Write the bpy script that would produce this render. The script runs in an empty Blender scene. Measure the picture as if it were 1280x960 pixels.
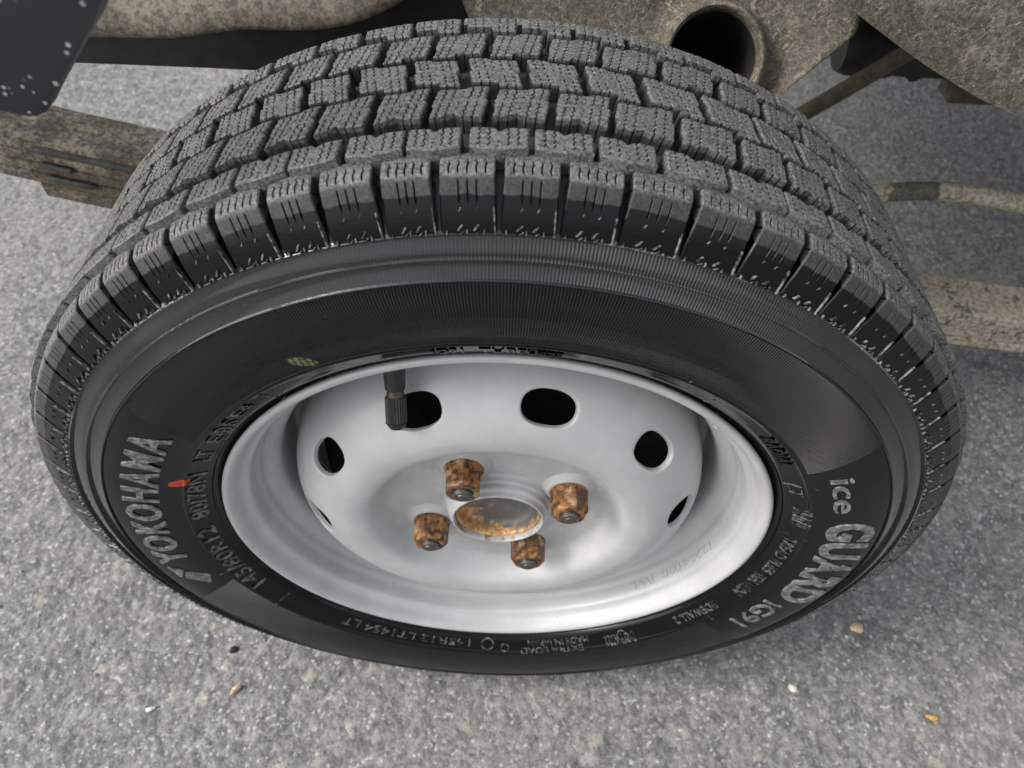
import bpy, bmesh, math, random
import numpy as np
from mathutils import Matrix, Vector
random.seed(7)
PI = math.pi
RZ = 0.2665                      # height of the axle above the ground
C = bpy.context.scene.collection

# ------------------------------------------------------------------ camera
cam_d = bpy.data.cameras.new('camera')
cam = bpy.data.objects.new('camera', cam_d); C.objects.link(cam)
right = Vector((0.99966199, 0.02142956, 0.01471983))
up = Vector((-0.02590868, 0.77425235, 0.63234646))
back = Vector((0.00215404, -0.63251409, 0.77454585))
M = Matrix((right, up, back)).transposed().to_4x4()
M.translation = Vector((0.00778, -0.28793, 0.42505 + RZ))
cam.matrix_world = M
cam_d.sensor_width = 36.0
cam_d.lens = 36 * 945.12 / 1280
cam_d.clip_start = 0.01; cam_d.clip_end = 1000
cam_d.dof.use_dof = True
cam_d.dof.focus_distance = 0.375
cam_d.dof.aperture_fstop = 13
cam_d.dof.aperture_blades = 0
bpy.context.scene.camera = cam

# ------------------------------------------------------------------ world, sun, exposure
SUN_EL, SUN_AZ = math.radians(42), math.radians(-76)   # azimuth from -Y towards -X is negative
w = bpy.data.worlds.new('World'); bpy.context.scene.world = w; w.use_nodes = True
nt = w.node_tree; nt.nodes.clear()
sky = nt.nodes.new('ShaderNodeTexSky'); sky.sky_type = 'NISHITA'; sky.sun_disc = False
sky.sun_elevation = SUN_EL; sky.air_density = 1.0; sky.dust_density = 4.0; sky.ozone_density = 1.0
hs = nt.nodes.new('ShaderNodeHueSaturation'); hs.inputs['Saturation'].default_value = 0.32
bg = nt.nodes.new('ShaderNodeBackground'); bg.inputs[1].default_value = 0.15
wo = nt.nodes.new('ShaderNodeOutputWorld')
nt.links.new(sky.outputs[0], hs.inputs['Color']); nt.links.new(hs.outputs[0], bg.inputs[0]); nt.links.new(bg.outputs[0], wo.inputs[0])
sd = Vector((math.sin(SUN_AZ) * math.cos(SUN_EL), -math.cos(SUN_AZ) * math.cos(SUN_EL), math.sin(SUN_EL)))  # towards the sun
sky.sun_rotation = math.atan2(sd.x, sd.y)
sun_d = bpy.data.lights.new('sun', 'SUN'); sun_d.energy = 1.0; sun_d.angle = math.radians(22); sun_d.color = (1.0, 0.965, 0.92)
sun = bpy.data.objects.new('sun', sun_d); C.objects.link(sun)
sun.rotation_euler = sd.to_track_quat('Z', 'Y').to_euler()
sc = bpy.context.scene
sc.view_settings.view_transform = 'Standard'; sc.view_settings.look = 'None'
sc.view_settings.exposure = 0.74; sc.view_settings.gamma = 1.0; sc.view_settings.use_curve_mapping = False
sc.render.engine = 'CYCLES'

# ------------------------------------------------------------------ helpers
def link(o, parent=None, loc=None):
    C.objects.link(o)
    if parent is not None: o.parent = parent
    if loc is not None: o.location = loc
    return o
def empty(name, loc, label, cat, group=None):
    o = bpy.data.objects.new(name, None); C.objects.link(o); o.location = loc
    o.empty_display_size = 0.05
    o['label'] = label; o['category'] = cat
    if group: o['group'] = group
    return o
def mesh_np(name, V, F, smooth=True, sharp=None):
    me = bpy.data.meshes.new(name)
    me.from_pydata([tuple(v) for v in V], [], [tuple(int(i) for i in f) for f in F])
    me.update()
    if smooth:
        me.polygons.foreach_set('use_smooth', [True] * len(me.polygons))
        if sharp: me.set_sharp_from_angle(angle=math.radians(sharp))
    return me
def obj(name, me, mat, parent=None, loc=None, label=None):
    o = bpy.data.objects.new(name, me)
    if mat and not me.materials: me.materials.append(mat)
    link(o, parent, loc)
    if label: o['label'] = label
    return o
def bm_mesh(name, bm, smooth=True, sharp=35):
    bmesh.ops.recalc_face_normals(bm, faces=bm.faces[:])
    me = bpy.data.meshes.new(name); bm.to_mesh(me); bm.free()
    if smooth:
        me.polygons.foreach_set('use_smooth', [True] * len(me.polygons))
        me.set_sharp_from_angle(angle=math.radians(sharp))
    return me
def chaikin(P, n=2):
    P = [tuple(p) for p in P]
    for _ in range(n):
        Q = [P[0]]
        for a, b in zip(P[:-1], P[1:]):
            Q.append(tuple(.75 * x + .25 * y for x, y in zip(a, b))); Q.append(tuple(.25 * x + .75 * y for x, y in zip(a, b)))
        Q.append(P[-1]); P = Q
    return P
def wheel_pt(a, r, th):            # a: outboard offset along the axle, r: radius, th: degrees, 90 = top
    t = math.radians(th)
    return (r * math.cos(t), -a, r * math.sin(t))
def lathe(name, prof, seg=256, sharp=30, closed=False):
    V = []; F = []; n = len(prof)
    for i in range(seg):
        th = 360 * i / seg
        for a, r in prof: V.append(wheel_pt(a, r, th))
    m = n if closed else n - 1
    for i in range(seg):
        j = (i + 1) % seg
        for k in range(m):
            l = (k + 1) % n
            F.append((i * n + k, i * n + l, j * n + l, j * n + k))
    bm = bmesh.new()
    vs = [bm.verts.new(v) for v in V]
    for f in F: bm.faces.new([vs[i] for i in f])
    return bm_mesh(name, bm, True, sharp)
def tube_bm(bm, pts, rad, seg=12, caps=True):
    pts = [Vector(p) for p in pts]; rings = []
    n = len(pts)
    for i, p in enumerate(pts):
        d = (pts[min(i + 1, n - 1)] - pts[max(i - 1, 0)]).normalized()
        ref = Vector((0, 0, 1)) if abs(d.z) < .9 else Vector((1, 0, 0))
        x = d.cross(ref).normalized(); y = d.cross(x)
        r = rad[i] if isinstance(rad, (list, tuple)) else rad
        rings.append([bm.verts.new(p + (x * math.cos(2 * PI * k / seg) + y * math.sin(2 * PI * k / seg)) * r) for k in range(seg)])
    for a, b in zip(rings[:-1], rings[1:]):
        for k in range(seg): bm.faces.new((a[k], a[(k + 1) % seg], b[(k + 1) % seg], b[k]))
    if caps:
        bm.faces.new(rings[0][::-1]); bm.faces.new(rings[-1])
def prism_bm(bm, poly, thick_vec, bev=0.0):
    """solid from a 3-D polygon pushed along thick_vec"""
    a = [bm.verts.new(p) for p in poly]; t = Vector(thick_vec)
    b = [bm.verts.new(Vector(p) + t) for p in poly]
    n = len(poly); new = [bm.faces.new(a), bm.faces.new(b[::-1])]
    for i in range(n): new.append(bm.faces.new((a[i], b[i], b[(i + 1) % n], a[(i + 1) % n])))
    if bev:
        es = list({e for f in new for e in f.edges})
        bmesh.ops.bevel(bm, geom=es, offset=bev, segments=2, affect='EDGES', profile=.6)

# ------------------------------------------------------------------ node material helper
class Mat:
    def __init__(s, name):
        s.m = bpy.data.materials.new(name); s.m.use_nodes = True; s.t = s.m.node_tree
        s.b = s.t.nodes['Principled BSDF']
    def n(s, kind, **kw):
        nd = s.t.nodes.new(kind)
        for k, v in kw.items(): setattr(nd, k, v)
        return nd
    def l(s, a, b): s.t.links.new(a, b)
    def put(s, sock, v):
        if hasattr(v, 'is_linked') or hasattr(v, 'links'): s.l(v, sock)
        else: sock.default_value = v
    def coord(s, rnd=False):
        tc = s.n('ShaderNodeTexCoord')
        if not rnd: return tc.outputs['Object']
        oi = s.n('ShaderNodeObjectInfo')
        k = s.math('MULTIPLY', oi.outputs['Random'], 7.0)
        va = s.n('ShaderNodeVectorMath', operation='ADD'); s.l(tc.outputs['Object'], va.inputs[0]); s.l(k, va.inputs[1])
        return va.outputs[0]
    def noise(s, vec, scale, detail=4, rough=.55, dist=0):
        nd = s.n('ShaderNodeTexNoise'); s.l(vec, nd.inputs['Vector'])
        nd.inputs['Scale'].default_value = scale; nd.inputs['Detail'].default_value = detail; nd.inputs['Roughness'].default_value = rough
        nd.inputs['Distortion'].default_value = dist
        return nd.outputs['Fac']
    def vor(s, vec, scale, out='Distance', feature='F1'):
        nd = s.n('ShaderNodeTexVoronoi', feature=feature); s.l(vec, nd.inputs['Vector']); nd.inputs['Scale'].default_value = scale
        return nd.outputs[out]
    def math(s, op, a, b=None, clamp=False):
        nd = s.n('ShaderNodeMath', operation=op, use_clamp=clamp); s.put(nd.inputs[0], a)
        if b is not None: s.put(nd.inputs[1], b)
        return nd.outputs[0]
    def ramp(s, fac, lo, hi, smooth=True):       # remap lo..hi to 0..1
        nd = s.n('ShaderNodeMapRange', interpolation_type='SMOOTHSTEP' if smooth else 'LINEAR')
        s.put(nd.inputs['Value'], fac); s.put(nd.inputs['From Min'], lo); s.put(nd.inputs['From Max'], hi)
        return nd.outputs['Result']
    def mix(s, fac, a, b):
        nd = s.n('ShaderNodeMix', data_type='RGBA'); s.put(nd.inputs[0], fac)
        for sock, v in ((nd.inputs[6], a), (nd.inputs[7], b)):
            if isinstance(v, (tuple, list)): sock.default_value = (*v[:3], 1)
            else: s.l(v, sock)
        return nd.outputs[2]
    def mixf(s, fac, a, b):
        nd = s.n('ShaderNodeMix', data_type='FLOAT'); s.put(nd.inputs[0], fac); s.put(nd.inputs[2], a); s.put(nd.inputs[3], b)
        return nd.outputs[0]
    def bump(s, h, strength=1.0, dist=0.001, prev=None):
        nd = s.n('ShaderNodeBump'); s.put(nd.inputs['Height'], h); s.put(nd.inputs['Strength'], strength); nd.inputs['Distance'].default_value = dist
        if prev is not None: s.l(prev, nd.inputs['Normal'])
        return nd.outputs[0]
    def polar(s, vec):
        sp = s.n('ShaderNodeSeparateXYZ'); s.l(vec, sp.inputs[0])
        r = s.math('SQRT', s.math('ADD', s.math('MULTIPLY', sp.outputs[0], sp.outputs[0]), s.math('MULTIPLY', sp.outputs[2], sp.outputs[2])))
        th = s.math('ARCTAN2', sp.outputs[2], sp.outputs[0])
        return r, th, sp.outputs[1]
    def set(s, color=None, rough=None, normal=None, metal=None, spec=None, coat=None, coat_rough=None):
        if color is not None: 
            if isinstance(color, (tuple, list)): s.b.inputs['Base Color'].default_value = (*color[:3], 1)
            else: s.l(color, s.b.inputs['Base Color'])
        if rough is not None: s.put(s.b.inputs['Roughness'], rough)
        if normal is not None: s.l(normal, s.b.inputs['Normal'])
        if metal is not None: s.put(s.b.inputs['Metallic'], metal)
        if spec is not None: s.put(s.b.inputs['Specular IOR Level'], spec)
        if coat is not None: s.put(s.b.inputs['Coat Weight'], coat)
        if coat_rough is not None: s.put(s.b.inputs['Coat Roughness'], coat_rough)
        return s.m

# ------------------------------------------------------------------ materials
def mat_tread():
    m = Mat('tread_rubber'); oc = m.coord(); rc = m.coord(True)
    r, th, y = m.polar(oc)
    edge = m.math('ADD', r, m.math('MULTIPLY', m.math('SUBTRACT', m.noise(rc, 160, 3), .5), .0022))
    dress = m.ramp(edge, .2572, .2564)                     # 1 = below the line reached by the tyre dressing
    fine = m.noise(rc, 900, 5, .7); mid = m.noise(rc, 140, 4, .6)
    base = m.mix(m.ramp(fine, .35, .72), (.032, .032, .031), (.235, .235, .222))
    base = m.mix(m.math('MULTIPLY', m.ramp(mid, .45, .75), .45), base, (.19, .187, .178))
    speck = m.ramp(m.vor(rc, 420), .12, .03); speck = m.math('MULTIPLY', speck, m.ramp(m.noise(rc, 210, 2), .56, .66))
    base = m.mix(speck, base, (.55, .50, .40))
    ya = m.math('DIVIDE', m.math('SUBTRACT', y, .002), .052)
    lvl = m.math('ADD', r, m.math('MULTIPLY', m.math('MULTIPLY', ya, ya), .0034))     # worn running surface; smoother walls below it, with groove shade painted in
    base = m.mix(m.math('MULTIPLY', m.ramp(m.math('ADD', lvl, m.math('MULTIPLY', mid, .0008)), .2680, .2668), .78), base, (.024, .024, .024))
    col = m.mix(dress, base, (.0028, .0028, .0029))
    crust = m.math('MULTIPLY', m.ramp(m.math('ADD', r, m.math('MULTIPLY', m.noise(oc, 330, 4, .7), .0030)), .2462, .2450), m.ramp(m.noise(oc, 11, 3, .6), .52, .60))
    crust = m.math('MULTIPLY', crust, dress)
    col = m.mix(m.math('MULTIPLY', crust, m.ramp(m.noise(oc, 1100, 3), .40, .6)), col, (.40, .41, .42))
    h = m.math('ADD', m.math('MULTIPLY', fine, .35), m.math('MULTIPLY', m.noise(rc, 420, 3), .5))
    nrm = m.bump(h, m.mixf(dress, .55, .22), .0007)
    return m.set(col, m.mixf(dress, .60, m.mixf(crust, .17, .5)), nrm, spec=m.mixf(dress, .4, .26), coat=m.math('MULTIPLY', dress, .12), coat_rough=.06)
def mat_side():
    m = Mat('sidewall_rubber'); oc = m.coord(); r, th, y = m.polar(oc)
    D = math.radians
    def sector(a, b):                                        # 1 inside a..b degrees
        return m.math('MULTIPLY', m.math('GREATER_THAN', th, D(a)), m.math('LESS_THAN', th, D(b)))
    saw = m.math('SINE', m.math('MULTIPLY', th, 1020.0))
    # slanted ends of the hatched field
    ra = m.math('MULTIPLY', m.math('SUBTRACT', r, .2045), 1.9)
    th_a = m.math('ADD', th, ra); th_b = m.math('SUBTRACT', th, ra)
    top = m.math('MULTIPLY', m.math('GREATER_THAN', th_b, D(31)), m.math('LESS_THAN', th_a, D(143.5)))
    low = m.math('MULTIPLY', m.math('GREATER_THAN', th_b, D(-160.5)), m.math('LESS_THAN', th, D(-36)))
    inner = m.math('MULTIPLY', m.math('MULTIPLY', m.math('ADD', top, low, True), m.math('LESS_THAN', r, .2248)), m.math('GREATER_THAN', r, .1865))
    outer = m.math('MULTIPLY', m.math('MULTIPLY', m.math('GREATER_THAN', r, .2262), m.math('LESS_THAN', r, .2425)), m.math('MULTIPLY', m.math('MULTIPLY', m.ramp(th, D(38), D(62)), m.ramp(th, D(140), D(112))), .55))
    mask = m.math('ADD', inner, outer, True)
    n1 = m.noise(oc, 26, 5, .6); n2 = m.noise(oc, 700, 3)
    col = m.mix(m.math('MULTIPLY', m.ramp(n1, .5, .75), .5), (.0022, .0021, .0022), (.0045, .0043, .0044))
    col = m.mix(m.math('MULTIPLY', mask, m.ramp(saw, -.2, .7)), col, (.019, .019, .020))
    # pale residue left along the outer rib, and chalky smears
    cr = m.math('MULTIPLY', m.ramp(r, .2424, .2431), m.ramp(m.noise(oc, 11, 3, .6), .52, .60))
    col = m.mix(m.math('MULTIPLY', cr, m.ramp(m.noise(oc, 1100, 3), .40, .6)), col, (.36, .37, .38))
    spk = m.math('MULTIPLY', m.ramp(m.vor(oc, 210), .08, .04), m.ramp(m.noise(oc, 60, 3), .56, .64))
    col = m.mix(m.math('MULTIPLY', spk, .6), col, (.16, .15, .13))
    # yellow crayon scribble and red paint spot
    def spot(cx, cz, ax, az, rot):
        sp = m.n('ShaderNodeSeparateXYZ'); m.l(oc, sp.inputs[0])
        x = m.math('SUBTRACT', sp.outputs[0], cx); z = m.math('SUBTRACT', sp.outputs[2], cz)
        c, s_ = math.cos(rot), math.sin(rot)
        u = m.math('ADD', m.math('MULTIPLY', x, c), m.math('MULTIPLY', z, s_)); v = m.math('SUBTRACT', m.math('MULTIPLY', z, c), m.math('MULTIPLY', x, s_))
        u = m.math('DIVIDE', u, ax); v = m.math('DIVIDE', v, az)
        return m.math('ADD', m.math('MULTIPLY', u, u), m.math('MULTIPLY', v, v)), v, u
    d, v, u = spot(.1926 * math.cos(D(116.2)), .1926 * math.sin(D(116.2)), .0070, .0040, D(-20))
    yl = m.math('MULTIPLY', m.ramp(d, 1.0, .7), m.ramp(m.math('SINE', m.math('ADD', m.math('MULTIPLY', u, 15), m.math('MULTIPLY', v, 4))), -1.6, .4))
    col = m.mix(m.math('MULTIPLY', yl, m.ramp(m.noise(oc, 500, 3), .34, .52)), col, (.30, .30, .13))
    d2, v2, u2 = spot(.1868 * math.cos(D(159.6)), .1868 * math.sin(D(159.6)), .0056, .0036, D(0))
    rd = m.ramp(m.math('ADD', d2, m.math('MULTIPLY', m.noise(oc, 400, 2), .3)), 1.2, 1.0)
    col = m.mix(rd, col, (.55, .05, .022))
    h = m.math('ADD', m.math('MULTIPLY', m.math('MULTIPLY', saw, mask), .5), m.math('MULTIPLY', n2, .10))
    rough = m.mixf(mask, m.mixf(m.ramp(n1, .42, .72), .07, .18), .20)
    rough = m.math('ADD', rough, m.math('MULTIPLY', m.math('ADD', cr, m.math('ADD', rd, yl, True), True), .3))
    m.b.inputs['Coat IOR'].default_value = 1.5
    return m.set(col, rough, m.bump(h, 1.0, .0008), spec=m.mixf(m.math('GREATER_THAN', r, .2256), .26, .5), coat=m.mixf(m.math('GREATER_THAN', r, .2256), .08, .75), coat_rough=.05)
def mat_letter():
    m = Mat('raised_lettering_rubber'); oc = m.coord(); n1 = m.noise(oc, 300, 4)
    r, th, y = m.polar(oc)
    saw = m.math('SINE', m.math('MULTIPLY', th, 1500.0))
    col = m.mix(m.ramp(n1, .4, .65), (.09, .09, .093), (.27, .27, .275))  # silvery reflection of the hatched letters put into the paler colour
    return m.set(col, .34, m.bump(saw, .5, .0003), spec=.6)
def mat_bar_glint():  # wet highlights on the lug bars, painted as pale base colour
    m = Mat('lug_bar_glint_rubber'); rc = m.coord(True); n1 = m.noise(rc, 380, 4, .7)
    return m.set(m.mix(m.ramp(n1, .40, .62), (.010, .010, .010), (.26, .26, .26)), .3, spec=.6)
def mat_small():
    m = Mat('small_lettering_rubber'); oc = m.coord(); n1 = m.noise(oc, 260, 4)
    return m.set(m.mix(m.ramp(n1, .42, .6), (.014, .014, .015), (.115, .115, .115)), .25, spec=.6)
def mat_silver(name='silver_wheel_paint', rust_r=.0302):
    m = Mat(name); oc = m.coord(); r, th, y = m.polar(oc)
    n = m.noise(oc, 38, 5, .6); f = m.noise(oc, 2600, 2, .5)
    col = m.mix(m.ramp(n, .35, .7), (.455, .46, .458), (.515, .52, .515))
    # dust film, denser on the inner plate
    film = m.math('MULTIPLY', m.ramp(r, .074, .069), m.ramp(m.noise(oc, 70, 6, .65), .35, .65))
    col = m.mix(m.math('MULTIPLY', film, .40), col, (.33, .325, .31))
    streak = m.math('MULTIPLY', m.ramp(m.noise(oc, 24, 5, .7, 1.2), .62, .70), .22)
    col = m.mix(streak, col, (.46, .455, .44))
    scr = m.math('MULTIPLY', m.ramp(m.vor(oc, 330), .07, .03), m.ramp(m.noise(oc, 90, 3), .56, .62))
    col = m.mix(m.math('MULTIPLY', scr, .7), col, (.20, .19, .17))
    grime = m.math('MULTIPLY', m.ramp(r, .1500, .1400), m.ramp(m.noise(oc, 20, 6, .7), .42, .68))
    col = m.mix(m.math('MULTIPLY', m.math('MULTIPLY', grime, m.ramp(r, .125, .133)), .5), col, (.33, .32, .30))
    rr_ = m.math('MULTIPLY', m.ramp(m.math('ADD', r, m.math('MULTIPLY', m.noise(oc, 120, 4, .7), .0030)), rust_r, rust_r - .001), m.ramp(m.noise(oc, 60, 5, .7), .50, .60))
    col = m.mix(m.math('MULTIPLY', rr_, .9), col, (.22, .12, .055))
    # chips to primer, a few blue rub marks near the lip
    lipz = m.ramp(r, .150, .158)
    chip = m.math('MULTIPLY', m.math('MULTIPLY', m.ramp(m.vor(oc, 95), .10, .05), m.ramp(m.noise(oc, 33, 2), .63, .68)), lipz)
    col = m.mix(chip, col, (.05, .048, .045))
    blue = m.math('MULTIPLY', m.math('MULTIPLY', m.ramp(m.vor(oc, 60), .17, .08), m.ramp(m.noise(oc, 21, 2), .655, .69)), lipz)
    col = m.mix(m.math('MULTIPLY', blue, m.ramp(m.noise(oc, 500, 2), .4, .6)), col, (.16, .36, .52))
    h = m.math('ADD', m.math('MULTIPLY', f, .10), m.math('MULTIPLY', m.noise(oc, 260, 3), .25))
    return m.set(col, m.mixf(n, .44, .54), m.bump(h, .22, .0006), metal=.08, spec=.5, coat=.25, coat_rough=.25)
def mat_rust(seed=0.0):
    m = Mat('rusty_steel'); rc = m.coord(True)
    n = m.noise(rc, 210, 5, .65); k = m.noise(rc, 90, 4, .6)
    col = m.mix(m.ramp(n, .38, .62), (.050, .024, .013), (.36, .165, .055))
    col = m.mix(m.ramp(k, .53, .66), col, (.46, .33, .18))
    col = m.mix(m.math('MULTIPLY', m.ramp(m.noise(rc, 80, 3), .50, .62), .8), col, (.10, .060, .045))
    return m.set(col, m.mixf(n, .28, .62), m.bump(n, .5, .0006), metal=.25, spec=.5)
def mat_bolt():
    m = Mat('bolt_end_steel'); rc = m.coord(True); n = m.noise(rc, 320, 4)
    return m.set(m.mix(n, (.05, .048, .046), (.24, .225, .20)), .30, m.bump(n, .3, .0004), metal=.85)
def mat_hub():
    m = Mat('hub_steel'); oc = m.coord(); sp = m.n('ShaderNodeSeparateXYZ'); m.l(oc, sp.inputs[0])
    n = m.noise(oc, 170, 6, .7)
    msk = m.ramp(m.math('ADD', m.math('MULTIPLY', m.math('ADD', m.math('ADD', sp.outputs[1], .0405), m.math('MULTIPLY', sp.outputs[0], .22)), -34), n), .50, .66)
    col = m.mix(msk, m.mix(n, (.07, .072, .072), (.24, .24, .235)), m.mix(m.ramp(m.noise(oc, 400, 3), .4, .6), (.42, .21, .07), (.62, .40, .19)))
    return m.set(col, .55, m.bump(n, .4, .0008), metal=.3)
def mat_plain(name, col, rough, spec=.5, metal=0, bumpk=0.0, scale=200, var=.3):
    m = Mat(name); oc = m.coord(True); n = m.noise(oc, scale, 5, .6)
    c2 = tuple(min(1, c * (1 + var)) for c in col); c1 = tuple(c * (1 - var) for c in col)
    return m.set(m.mix(m.ramp(n, .35, .65), c1, c2), rough, m.bump(n, bumpk, .0008) if bumpk else None, metal=metal, spec=spec)
def mat_mud(name, under, dust, lo, hi, streak=1.0, scale=55, xr=None, wiped=None):
    """dirty chassis metal: dark undercoat under a dried mud film, splatter rings and flung streaks"""
    m = Mat(name); oc = m.coord()
    n = m.noise(oc, scale, 8, .74, .15); f = m.noise(oc, 700, 4, .75); big = m.noise(oc, 11, 3, .55); g = m.noise(oc, 260, 5, .7)
    film = m.ramp(m.math('ADD', m.math('ADD', m.math('MULTIPLY', n, .50), m.math('MULTIPLY', big, .46)), m.math('MULTIPLY', g, .14)), lo, hi)
    sx = m.n('ShaderNodeSeparateXYZ'); m.l(oc, sx.inputs[0])
    if xr: film = m.math('ADD', film, m.math('MULTIPLY', m.ramp(sx.outputs[0], xr[0], xr[1]), m.ramp(m.math('ADD', n, m.math('MULTIPLY', g, .3)), .50, .62)), True)
    if wiped:
        xx = m.math('ADD', sx.outputs[0], m.math('MULTIPLY', m.math('SUBTRACT', m.noise(oc, 70, 3), .5), .035))
        film = m.math('MULTIPLY', film, m.math('SUBTRACT', 1.0, m.math('MULTIPLY', m.ramp(xx, wiped[0], wiped[0] + .003), m.ramp(xx, wiped[1] + .003, wiped[1]))))
    grain = m.ramp(f, .42, .62)
    col = m.mix(m.math('MULTIPLY', grain, .65), under, tuple(.5 * a + .5 * b for a, b in zip(under, dust)))
    col = m.mix(film, col, dust)
    col = m.mix(m.math('MULTIPLY', m.ramp(g, .56, .40), .6), col, tuple(u * .55 for u in under))
    # thin curved rims of dried droplets
    rg = m.n('ShaderNodeTexVoronoi', feature='DISTANCE_TO_EDGE'); wv = m.n('ShaderNodeVectorMath', operation='ADD'); nz = m.n('ShaderNodeTexNoise')
    m.l(oc, nz.inputs['Vector']); nz.inputs['Scale'].default_value = 90; nz.inputs['Detail'].default_value = 3
    sc_ = m.n('ShaderNodeVectorMath', operation='SCALE'); m.l(nz.outputs['Color'], sc_.inputs[0]); sc_.inputs['Scale'].default_value = .020
    m.l(oc, wv.inputs[0]); m.l(sc_.outputs[0], wv.inputs[1]); m.l(wv.outputs[0], rg.inputs['Vector']); rg.inputs['Scale'].default_value = 210
    ring = m.math('MULTIPLY', m.math('MULTIPLY', m.ramp(rg.outputs[0], .10, .02), m.ramp(m.noise(oc, 70, 5, .7), .48, .60)), streak)
    col = m.mix(m.math('MULTIPLY', ring, .38), col, tuple(min(1, d * 1.4) for d in dust))
    spk = m.math('MULTIPLY', m.ramp(m.vor(oc, 170), .18, .10), m.ramp(m.noise(oc, 45, 2), .50, .60))
    col = m.mix(m.math('MULTIPLY', spk, .8), col, tuple(u * .6 for u in under))
    h = m.math('ADD', m.math('MULTIPLY', f, .3), m.math('ADD', m.math('MULTIPLY', film, .5), m.math('MULTIPLY', ring, .5)))
    return m.set(col, .85, m.bump(h, .8, .0014), spec=.25)
def mat_asphalt():
    m = Mat('asphalt'); oc = m.coord()
    at = m.n('ShaderNodeAttribute', attribute_name='stone_tone'); ed = m.n('ShaderNodeAttribute', attribute_name='stone_gap')
    f = m.noise(oc, 520, 5, .72); mid = m.noise(oc, 34, 4, .6); big = m.noise(oc, 3.2, 4, .6)
    v = m.n('ShaderNodeTexVoronoi', feature='F1'); m.l(oc, v.inputs['Vector']); v.inputs['Scale'].default_value = 380
    sep = m.n('ShaderNodeSeparateColor'); m.l(v.outputs['Color'], sep.inputs[0])
    tone = m.math('ADD', m.math('MULTIPLY', at.outputs['Fac'], .55), m.math('MULTIPLY', sep.outputs[0], .45))
    col = m.mix(m.ramp(tone, .1, .9), (.105, .106, .107), (.275, .275, .270))
    warm = m.ramp(at.outputs['Fac'], .945, .965)
    col = m.mix(m.math('MULTIPLY', warm, .35), col, (.42, .35, .25))
    wht = m.math('MULTIPLY', m.ramp(sep.outputs[1], .90, .94), m.ramp(f, .4, .5))
    col = m.mix(m.math('MULTIPLY', wht, .7), col, (.62, .61, .60))
    col = m.mix(m.math('MULTIPLY', ed.outputs['Fac'], .45), col, (.085, .084, .082))
    col = m.mix(m.math('MULTIPLY', m.ramp(f, .42, .7), .28), col, (.34, .34, .335))
    dusty = m.math('MULTIPLY', m.ramp(m.math('ADD', m.math('MULTIPLY', mid, .6), m.math('MULTIPLY', big, .5)), .52, .72), .35)
    col = m.mix(dusty, col, (.31, .295, .265))
    h = m.math('ADD', f, m.math('MULTIPLY', v.outputs['Distance'], -.6))
    return m.set(col, .72, m.bump(h, .55, .0014), spec=.5)

TREAD = mat_tread(); SIDE = mat_side(); LETTER = mat_letter(); SMALL = mat_small(); BAR_GLINT = mat_bar_glint(); SILVER = mat_silver(); SEAT = mat_silver('silver_paint_round_nut', .0128)
RUST = mat_rust(); BOLT = mat_bolt(); HUB = mat_hub()
BLACKP = mat_plain('black_plastic', (.016, .016, .017), .38, bumpk=.25, scale=260)
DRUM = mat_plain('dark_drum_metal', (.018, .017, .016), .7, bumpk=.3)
COPPER = mat_plain('valve_ring_metal', (.11, .075, .055), .4, metal=.7)
MUD_FRAME = mat_mud('muddy_frame_metal', (.095, .083, .068), (.29, .25, .19), .44, .74, .1)
MUD_BRACKET = mat_mud('muddy_bracket_metal', (.085, .078, .066), (.40, .35, .26), .54, .74, 1.0)
MUD_PANEL = mat_mud('muddy_panel_metal', (.090, .083, .071), (.46, .40, .30), .54, .80, 1.0, 75)
MUD_LEAF = mat_mud('dusty_spring_steel', (.105, .088, .072), (.46, .40, .31), .52, .66, .1, 40, xr=(.26, .36))
MUD_PIPE = mat_mud('dusty_hose_rubber', (.10, .095, .085), (.50, .45, .35), .28, .44, .1, wiped=(-.055, -.008))
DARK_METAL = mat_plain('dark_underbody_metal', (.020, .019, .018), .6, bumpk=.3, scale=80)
BROWN_METAL = mat_plain('brown_underbody_metal', (.09, .075, .055), .8, bumpk=.3, scale=120)

def mat_flap():
    m = Mat('black_mudguard_plastic'); oc = m.coord()
    d = m.vor(oc, 150); pick = m.ramp(m.noise(oc, 46, 2), .36, .50)
    dots = m.math('MULTIPLY', m.ramp(d, .20, .08), pick)
    d2 = m.math('MULTIPLY', m.ramp(m.vor(oc, 260), .22, .12), m.ramp(m.noise(oc, 30, 2), .48, .60))
    col = m.mix(m.math('MULTIPLY', m.math('ADD', dots, d2, True), .8), (.012, .012, .016), (.46, .46, .48))
    return m.set(col, .42, m.bump(m.noise(oc, 60, 4), .4, .001), spec=.5)
FLAP = mat_flap()

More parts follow.
